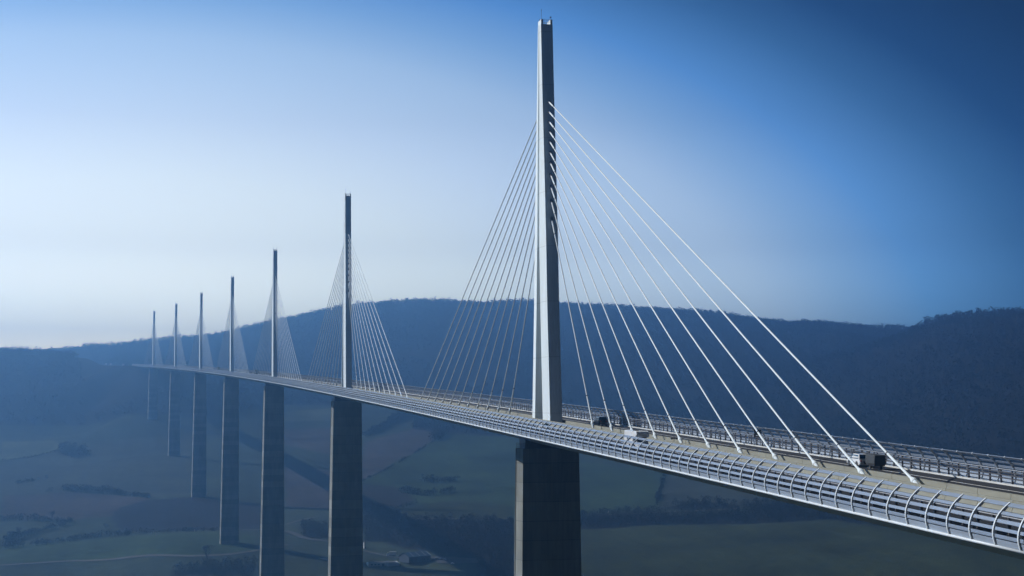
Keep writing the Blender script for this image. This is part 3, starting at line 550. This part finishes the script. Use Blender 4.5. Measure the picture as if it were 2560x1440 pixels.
def car(paint,L=4.3,W=1.78,Ht=1.48,style='hatch'):
    """front towards +Y"""
    root=empty('car'); h=L/2; w=W/2; b=MB()
    gh=.62 if style!='suv' else .75; bl=Ht-.50
    if style=='suv': bl=Ht-.66
    body(b,[(-h,.38,bl*.86,w*.86,w*.84),(-h+.12,.28,bl*.97,w*.96,w*.92),(-h+.5,.24,bl,w,w*.95),(0,.24,bl,w,w*.95),(h*.42,.24,bl*.98,w,w*.94),(h-.45,.26,bl*.84,w*.97,w*.88),(h-.1,.30,bl*.74,w*.90,w*.80),(h,.38,bl*.62,w*.80,w*.74)])
    rear=-h+(.22 if style!='saloon' else .75)
    body(b,[(rear,bl-.04,bl+.06,w*.92,w*.86),(rear+.22,bl-.04,Ht-.05,w*.93,w*.76),(-.3,bl-.04,Ht,w*.94,w*.76),(h*.12,bl-.04,Ht-.04,w*.94,w*.74),(h*.46,bl-.05,bl+.04,w*.92,w*.84)])
    bo=b.build('body',M[paint],root)
    g=MB(); zb,zt=bl+.05,Ht-.12
    for s in (-1,1):
        for y0,y1,y2,y3 in ((rear+.3,-.08,-.08,rear+.34),(.0,h*.40,h*.16,.0)):
            xs=lambda z:s*(w*.955+(w*.79-w*.94)*(z-bl)/(Ht-bl)+.012)
            g.add([(xs(zb),y0,zb),(xs(zb),y1,zb),(xs(zt),y2,zt),(xs(zt),y3,zt)],[(0,1,2,3)])
    g.add([(-w*.82,h*.455+.02,bl+.07),(w*.82,h*.455+.02,bl+.07),(w*.7,h*.145+.02,Ht-.07),(-w*.7,h*.145+.02,Ht-.07)],[(0,1,2,3)])
    g.add([(-w*.8,rear+.0-.012,bl+.1),(w*.8,rear-.012,bl+.1),(w*.7,rear+.19,Ht-.1),(-w*.7,rear+.19,Ht-.1)],[(3,2,1,0)])
    g.build('window',M['glass'],root)
    r=.33 if style!='suv' else .39
    for y in (h-.85,-h+.8):
        for s in (-1,1): wheel(root,s*(w-.10),y,r)
    for s in (-1,1):
        t=MB(); t.box((s*w*.70-.13,-h-.03,bl*.70),(s*w*.70+.13,-h+.06,bl*.9)); t.build('tail_light',M['lamp_red'],root)
        t=MB(); t.box((s*w*.62-.15,h-.10,bl*.54),(s*w*.62+.15,h+.01,bl*.66)); t.build('headlight',M['lamp_white'],root)
    if style=='suv':
        t=MB(); n=20; t.rings([[(.1+q*math.cos(2*math.pi*k/n),-h-d_,bl*.72+q*math.sin(2*math.pi*k/n)) for k in range(n)] for d_,q in ((0,.34),(.2,.35),(.24,.28))]); t.build('spare_wheel',M['tyre'],root)
        t=MB()
        for s in (-1,1): t.tube([(s*w*.66,-h+.6,Ht+.06),(s*w*.66,h*.1,Ht+.06)],.03,6)
        t.build('roof_rail',M['trim'],root)
    return root
def on_road(o,s,x,flip=False,dz=.03):
    o.location=BP(s,x,dz); o.rotation_euler=(math.atan(SL)*(-1 if flip else 1),0,ang(s)+(math.pi if flip else 0)); return o
suv=tag(on_road(car('car_white',3.9,1.64,1.68,'suv'),-125.0,9.8),'white off-road car towing a dark covered trailer in the far lanes','car')
tr=tag(empty('box_trailer'),'dark box trailer with a grey tarpaulin cover hitched behind the white off-road car','trailer')
b=MB(); b.box((-.85,-1.5,.55),(.85,1.5,.80)); b.build('chassis',M['trim'],tr)
b=MB(); body(b,[(-1.55,.8,2.15,.9,.86),(-1.45,.8,2.22,.9,.86),(1.45,.8,2.22,.9,.86),(1.55,.8,2.15,.9,.86)]); b.build('tarpaulin',M['tarp'],tr)
b=MB(); b.box((-.84,-1.58,.82),(.84,-1.555,2.1)); b.build('tailboard',M['trim'],tr)
b=MB(); b.tube([(0,1.5,.5),(0,2.9,.52)],.06,6); b.tube([(-.6,1.5,.55),(0,2.3,.52),(.6,1.5,.55)],.04,6); b.build('drawbar',M['darksteel'],tr)
for s in (-1,1): wheel(tr,s*.88,-.1,.32,.2)
tr.scale=(.84,.80,.82); on_road(tr,-129.75,9.8)
tag(on_road(car('car_red',4.7,1.86,1.95,'suv'),-9.6,8.9),'dark red van-like car in the far lanes just beyond the nearest pylon','car')
tag(on_road(car('car_black',4.3,1.8,1.6,'suv'),388,7.6,dz=.03),'small black car in the far lanes just right of the second pylon','car')
tag(on_road(car('car_white',4.3,1.76,1.46,'saloon'),-29,-8.0,True),'white car seen through the near wind screen below the nearest pylon','car')
# motorhome coming towards the viewpoint behind the near wind screen
mh=tag(empty('motorhome'),'white motorhome with an overcab bunk driving behind the near wind screen','motorhome')
b=MB(); body(b,[(-3.4,.45,2.80,1.08,1.06),(-3.3,.40,2.88,1.12,1.08),(.9,.40,2.88,1.12,1.08),(1.0,.42,2.80,1.10,1.06)]); b.build('body',M['car_white'],mh)
b=MB(); body(b,[(.98,1.92,2.92,1.12,1.08),(1.9,1.98,3.0,1.12,1.06),(2.35,2.08,2.86,1.08,.98),(2.5,2.25,2.62,.98,.9)]); b.build('overcab_bunk',M['car_white'],mh)
b=MB(); body(b,[(.98,.40,1.95,1.0,.94),(1.9,.40,1.90,1.0,.88),(2.45,.42,1.28,.99,.88),(3.1,.48,1.05,.90,.80),(3.25,.55,.85,.82,.74)]); b.build('cab',M['car_white'],mh)
b=MB(); b.add([(-.86,2.46,1.30),(.86,2.46,1.30),(.80,1.97,1.88),(-.80,1.97,1.88)],[(0,1,2,3)])
for s in (-1,1): b.add([(s*1.01,1.2,1.25),(s*1.01,2.25,1.3),(s*.93,1.9,1.8),(s*.965,1.2,1.85)],[(0,1,2,3)]); b.add([(s*1.13,-1.8,1.5),(s*1.13,-.7,1.5),(s*1.115,-.7,2.1),(s*1.115,-1.8,2.1)],[(0,1,2,3)])
b.build('window',M['glass'],mh)
b=MB(); b.box((-.35,-1.2,2.86),(.35,-.5,2.98)); b.box((-.3,.1,2.86),(.3,.6,2.96)); b.build('roof_hatch',M['trim'],mh)
b=MB(); b.box((-1.135,-2.6,1.1),(-1.10,-1.2,1.22)); b.box((1.10,-2.6,1.1),(1.135,-1.2,1.22)); b.build('stripe',M['car_blue'],mh)
for y in (2.3,-1.9):
    for s in (-1,1): wheel(mh,s*.95,y,.35)
for s in (-1,1): b=MB(); b.box((s*.66-.14,3.12,.72),(s*.66+.14,3.24,.9)); b.build('headlight',M['lamp_white'],mh)
on_road(mh,-88.0,-8.3,True)
# lorries and cars on the far end
def lorry(paint,L=9):
    r=empty('lorry'); b=MB(); body(b,[(-L/2,1.0,4.1,1.27,1.27),(L/2-2.3,1.0,4.1,1.27,1.27)]); b.build('cargo_box',M[paint],r)
    b=MB(); body(b,[(L/2-2.15,.5,2.9,1.2,1.15),(L/2-.5,.5,2.9,1.2,1.12),(L/2-.15,.5,1.7,1.2,1.1),(L/2,.55,1.3,1.15,1.05)]); b.build('cab',M[paint],r)
    b=MB(); b.add([(-1.0,L/2-.16,1.75),(1.0,L/2-.16,1.75),(.95,L/2-.46,2.75),(-.95,L/2-.46,2.75)],[(0,1,2,3)])
    for s in (-1,1): b.add([(s*1.2,L/2-1.6,1.75),(s*1.2,L/2-.5,1.75),(s*1.165,L/2-.7,2.6),(s*1.165,L/2-1.6,2.6)],[(0,1,2,3)])
    b.build('windscreen',M['glass'],r)
    b=MB(); b.box((-.5,-L/2+.2,.6),(.5,L/2-1,.98)); b.build('chassis',M['trim'],r)
    for y in (L/2-1.2,-L/2+1.2,-L/2+2.5):
        for s in (-1,1): wheel(r,s*1.02,y,.48,.3)
    return r
def on_far(o,s,x,flip): o.location=BP(s,x,float(road_off(s))+.03 if s>2256 else .03); o.rotation_euler=(math.atan(.02)*(-1 if flip else 1),0,ang(s)+(math.pi if flip else 0)); return o
for s,x,fl,pt,L,lab in ((2830,-7.8,True,'car_white',14,'white lorry leftmost of the traffic on the far plateau'),(2740,-7.6,True,'car_white',13,'second white lorry from the left on the far plateau'),(2650,7.6,False,'car_white',13,'white lorry going away on the far plateau beside the bridge end'),(2545,7.8,False,'car_black',11,'dark lorry at the very end of the bridge'),(2500,-7.6,True,'car_white',9,'white lorry coming onto the far end of the bridge')):
    tag(on_far(lorry(pt,L),s,x,fl),lab,'lorry','lorries at the far end')
for s,lab in ((1246,'small dark lorry passing the fifth pylon in the far lanes'),(893,'dark lorry between the third and fourth pylons in the far lanes')):
    tag(on_road(lorry('car_black',8.5),s,8.2),lab,'lorry')
# sign board and weather mast on the deck
sg=empty('road_sign'); sg.location=BP(-81.7,13.75,.12); sg.rotation_euler=(0,0,ang(-83)); tag(sg,'square dark back of a road sign standing against the far wind screen','sign')
b=MB(); b.box((-.62,-.05,1.25),(.62,.03,2.5)); b.build('sign_board',M['trim'],sg); b=MB(); b.box((-.62,.032,1.25),(.62,.045,2.5)); b.build('sign_face',M['car_white'],sg)
b=MB(); b.tube([(-.4,-.1,0),(-.4,-.1,2.4)],.05,8); b.tube([(.4,-.1,0),(.4,-.1,2.4)],.05,8); b.build('post',M['steel'],sg)
wm=empty('weather_mast'); wm.location=BP(-80.9,0,.22); wm.rotation_euler=(0,0,ang(-80.9)); tag(wm,'thin dark weather mast with a cross arm on the median between two stays','mast')
b=MB(); b.tube([(0,0,0),(0,0,2.6)],.045,8); b.build('pole',M['darksteel'],wm); b=MB(); b.box((-.5,-.06,1.0),(.5,.06,1.14)); b.box((-.55,-.12,.93),(-.3,.12,1.2)); b.box((.3,-.12,.93),(.55,.12,1.2)); b.build('cross_arm',M['darksteel'],wm)
b=MB(); b.tube([(0,0,2.55),(0,0,2.75)],.10,8); b.build('sensor',M['steel'],wm)
# ---------------------------------------------------------------- buildings in the valley
P_=DATA['PTS']
def at_ground(name,key,rz,dz=0): x,y=P_[key]; return empty(name,(x,y,hz(x,y)+dz),rz)
bn=tag(at_ground('barn','barn',.45),'blue roofed metal barn with a pale skylight strip at the bottom of the valley','barn')
bn.location.y+=6; bn.location.z=hz(bn.location.x,bn.location.y)-.3
Lb,Wb,he,hr=11.5,7.5,5.2,8.2
b=MB(); b.add([(-Lb,-Wb,0),(Lb,-Wb,0),(Lb,Wb,0),(-Lb,Wb,0),(-Lb,-Wb,he),(Lb,-Wb,he),(Lb,Wb,he),(-Lb,Wb,he),(-Lb,0,hr),(Lb,0,hr)],[(0,1,5,4),(2,3,7,6),(1,2,6,9,5),(3,0,4,8,7)]); b.build('wall',M['grey_wall'],bn)
b=MB()
for s in (-1,1):
    e=.7; k=(hr-he)/Wb
    b.add([(-Lb-e,0,hr+.12),(Lb+e,0,hr+.12),(Lb+e,s*(Wb+e),he-k*e+.12),(-Lb-e,s*(Wb+e),he-k*e+.12),(-Lb-e,0,hr+.30),(Lb+e,0,hr+.30),(Lb+e,s*(Wb+e),he-k*e+.30),(-Lb-e,s*(Wb+e),he-k*e+.30)],[(0,1,2,3),(7,6,5,4),(0,4,5,1),(1,5,6,2),(2,6,7,3),(3,7,4,0)])
rf=b.build('roof',M['blue_roof'],bn)
for x in (-6.5,0,6.5,11.4):
    b=MB(); k=(hr-he)/Wb; b.add([(x-.35,-.6,hr+.34-k*.6),(x+.35,-.6,hr+.34-k*.6),(x+.35,-Wb-.4,he+.34-k*.4),(x-.35,-Wb-.4,he+.34-k*.4)],[(3,2,1,0)]); b.build('skylight',M['skylight'],rf)
b=MB(); b.box((-3,-Wb-.06,0),(2,-Wb-.003,4)); b.build('door',M['blue_roof'],bn)
for x in (-8.5,5,8.5): b=MB(); b.box((x-1,-Wb-.05,1.4),(x+1,-Wb-.003,2.6)); b.build('window',M['glass'],bn)
lw=tag(at_ground('low_building','lwall',.05),'long low white building with a flat grey roof in front of the blue roofed barn','building')
lw.location.y+=5; lw.location.z=hz(lw.location.x,lw.location.y)-.3
b=MB(); 
for lo,hi in (((-13,-4.5,0),(13,-4.2,3.2)),((-13,4.2,0),(13,4.5,3.2)),((-13,-4.198,0),(-12.7,4.198,3.2)),((12.7,-4.198,0),(13,4.198,3.2)),((3,-8.5,0),(3.3,-4.52,2.6)),((13.1,-8.5,0),(13.4,-4.52,2.6)),((3.302,-8.5,0),(13.098,-8.2,2.6))): b.box(lo,hi)
b.build('wall',M['white_wall'],lw); b=MB(); b.box((-12.68,-4.18,2.3),(12.68,4.18,2.7)); b.box((3.32,-8.18,1.9),(13.08,-4.54,2.2)); b.build('roof',M['flat_roof'],lw)
b=MB(); b.box((-1.2,-4.56,0),(.8,-4.503,2.2)); b.build('door',M['trim'],lw)
for x in (-10,-7,-4): b=MB(); b.box((x-.8,-4.55,1.0),(x+.8,-4.503,1.9)); b.build('window',M['glass'],lw)
tw=tag(at_ground('tower','tower',.3,-.3),'narrow white transformer tower beside the second pier','tower')
b=MB(); b.box((-1.0,-1.0,0),(1.0,1.0,5.6)); b.build('wall',M['white_wall'],tw)
b=MB(); b.rings([[(-1.25,-1.25,5.58),(1.25,-1.25,5.58),(1.25,1.25,5.58),(-1.25,1.25,5.58)],[(-.1,-.1,6.5),(.1,-.1,6.5),(.1,.1,6.5),(-.1,.1,6.5)]]); b.build('roof',M['flat_roof'],tw)
b=MB(); b.box((-.45,-1.05,0),(.45,-1.003,2.0)); b.build('door',M['trim'],tw)
wl=tag(at_ground('retaining_wall','gate',-.5,-.2),'short low white wall left of the second pier at the bottom edge','wall')
b=MB(); b.box((-4,-.2,0),(4,.2,1.5)); b.box((3.6,.21,0),(4,7,1.4)); b.build('masonry',M['white_wall'],wl); b=MB(); b.box((-4.1,-.3,1.503),(4.1,.3,1.65)); b.build('coping',M['kerb'],wl)
for k,lab in (('post1','white marker post by the hedge line left of the fourth pier'),('post2','white marker post close to the foot of the fourth pier'),('post3','white marker post above the lane right of the nearest pier')):
    o=tag(at_ground('marker_post',k,0,-.2),lab,'post','white marker posts'); b=MB(); b.rings([[(-.35,-.35,0),(.35,-.35,0),(.35,.35,0),(-.35,.35,0)],[(-.3,-.3,2.3),(.3,-.3,2.3),(.3,.3,2.3),(-.3,.3,2.3)]]); b.build('shaft',M['white_wall'],o); b=MB(); b.rings([[(-.42,-.42,2.303),(.42,-.42,2.303),(.42,.42,2.303),(-.42,.42,2.303)],[(-.05,-.05,2.75),(.05,-.05,2.75),(.05,.05,2.75),(-.05,.05,2.75)]]); b.build('cap',M['white_wall'],o)
lo=tag(lorry('car_white',8.5),'white lorry parked on the lane behind the low white building','lorry'); x,y=P_['truck']; lo.location=(x,y,hz(x,y)+.55); lo.rotation_euler=(0,0,1.25)
for k,pt,lab in (('car1','car_black','leftmost of the three cars in the row beside the barn'),('car2','car_blue','dark blue car in the middle of the row beside the barn'),('car3','car_silver','silver car at the right end of the row beside the barn'),('car4','car_white','white car parked alone at the lower edge of the car park')):
    o=tag(car(pt),lab,'car','cars parked in the valley'); x,y=P_[k]; o.location=(x,y,hz(x,y)+.62); o.rotation_euler=(0,0,.35)
# ---------------------------------------------------------------- sky
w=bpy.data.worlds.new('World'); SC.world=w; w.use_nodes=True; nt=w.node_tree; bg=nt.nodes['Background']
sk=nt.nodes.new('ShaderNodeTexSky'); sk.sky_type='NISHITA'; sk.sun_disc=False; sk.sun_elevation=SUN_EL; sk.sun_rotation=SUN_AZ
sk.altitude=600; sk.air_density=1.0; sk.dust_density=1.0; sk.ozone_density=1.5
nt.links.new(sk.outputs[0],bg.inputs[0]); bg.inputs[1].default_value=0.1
# sky grade: brightest low along the bridge, darkened elsewhere to cut fill (world directions)
tc=nt.nodes.new('ShaderNodeTexCoord'); dirv=tc.outputs['Generated']
def dotv(v):
    n=nt.nodes.new('ShaderNodeVectorMath'); n.operation='DOT_PRODUCT'; n.inputs[1].default_value=v; nt.links.new(dirv,n.inputs[0]); return n.outputs['Value']
def mth(op,a,b=None):
    n=nt.nodes.new('ShaderNodeMath'); n.operation=op
    for k,q in enumerate((a,b)):
        if q is None: continue
        if isinstance(q,(int,float)): n.inputs[k].default_value=q
        else: nt.links.new(q,n.inputs[k])
    return n.outputs[0]
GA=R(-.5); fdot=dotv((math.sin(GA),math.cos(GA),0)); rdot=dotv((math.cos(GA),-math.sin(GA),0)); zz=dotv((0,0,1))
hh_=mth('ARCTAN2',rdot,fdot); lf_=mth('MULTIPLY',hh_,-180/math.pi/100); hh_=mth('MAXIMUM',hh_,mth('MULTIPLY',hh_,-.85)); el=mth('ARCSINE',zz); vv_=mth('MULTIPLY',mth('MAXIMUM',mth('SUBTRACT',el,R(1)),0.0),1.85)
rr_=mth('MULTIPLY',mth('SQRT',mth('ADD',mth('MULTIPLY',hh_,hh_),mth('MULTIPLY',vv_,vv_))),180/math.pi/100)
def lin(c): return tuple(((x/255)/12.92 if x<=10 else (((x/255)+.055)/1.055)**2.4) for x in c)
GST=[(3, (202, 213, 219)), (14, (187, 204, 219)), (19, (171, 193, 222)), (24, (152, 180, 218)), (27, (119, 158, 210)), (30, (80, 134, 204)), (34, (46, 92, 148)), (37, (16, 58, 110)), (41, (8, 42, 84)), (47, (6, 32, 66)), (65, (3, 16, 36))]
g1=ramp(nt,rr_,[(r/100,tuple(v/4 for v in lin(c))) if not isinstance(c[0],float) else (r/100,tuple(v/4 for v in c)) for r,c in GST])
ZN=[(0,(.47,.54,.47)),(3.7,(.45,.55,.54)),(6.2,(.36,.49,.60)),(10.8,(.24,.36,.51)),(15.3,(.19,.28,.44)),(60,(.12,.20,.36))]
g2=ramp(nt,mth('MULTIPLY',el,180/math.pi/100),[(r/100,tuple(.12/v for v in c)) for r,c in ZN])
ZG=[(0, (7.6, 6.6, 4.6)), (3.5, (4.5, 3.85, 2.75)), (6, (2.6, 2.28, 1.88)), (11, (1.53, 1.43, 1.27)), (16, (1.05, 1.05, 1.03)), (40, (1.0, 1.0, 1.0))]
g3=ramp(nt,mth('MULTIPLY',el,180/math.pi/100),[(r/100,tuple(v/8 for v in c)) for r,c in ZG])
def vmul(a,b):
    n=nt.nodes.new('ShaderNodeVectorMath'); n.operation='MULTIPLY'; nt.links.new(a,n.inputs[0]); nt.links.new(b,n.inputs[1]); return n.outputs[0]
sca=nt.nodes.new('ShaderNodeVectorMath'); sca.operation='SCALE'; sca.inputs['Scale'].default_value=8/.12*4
g4=ramp(nt,lf_,[(0,(1,1,1)),(.11,(.97,.97,.98)),(.17,(.80,.84,.86)),(.24,(.66,.71,.74)),(.9,(.6,.64,.68))])  # vignette-like falloff painted into the sky colour, darker towards the left
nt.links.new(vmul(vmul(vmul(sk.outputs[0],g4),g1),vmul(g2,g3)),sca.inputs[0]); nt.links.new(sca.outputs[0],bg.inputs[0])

# ---------------------------------------------------------------- air
hm=bpy.data.materials.new('valley_haze'); hm.use_nodes=True; ht=hm.node_tree; ht.nodes.remove(ht.nodes['Principled BSDF'])
pv=ht.nodes.new('ShaderNodeVolumePrincipled'); pv.inputs['Color'].default_value=(*(.27,.57,1.0),1); pv.inputs['Density'].default_value=0.00042; pv.inputs['Anisotropy'].default_value=0.82
pv.inputs['Density Attribute'].default_value=''
ht.links.new(pv.outputs[0],ht.nodes['Material Output'].inputs['Volume'])
try: hm.cycles.homogeneous_volume=True
except Exception: pass
hb=MB(); print('ground z',gz.min(),gz.max()); hb.box((-3240,-1340,float(gz.min())-1.5),(4240,5240,max(165,float(gz.max())+16))); ho=hb.build('haze',hm); tag(ho,'thin blue morning haze filling the valley','haze',kind='stuff'); ho.display_type='WIRE'
# ---------------------------------------------------------------- render
SC.view_settings.view_transform='Standard'; SC.view_settings.look='None'; SC.view_settings.exposure=0; SC.view_settings.gamma=1; SC.view_settings.use_curve_mapping=False
cy=SC.cycles; cy.max_bounces=6; cy.diffuse_bounces=3; cy.glossy_bounces=2; cy.transmission_bounces=2; cy.volume_bounces=1; cy.transparent_max_bounces=8
cy.use_denoising=True; cy.use_adaptive_sampling=False; cy.sample_clamp_indirect=4; cy.caustics_reflective=False; cy.caustics_refractive=False
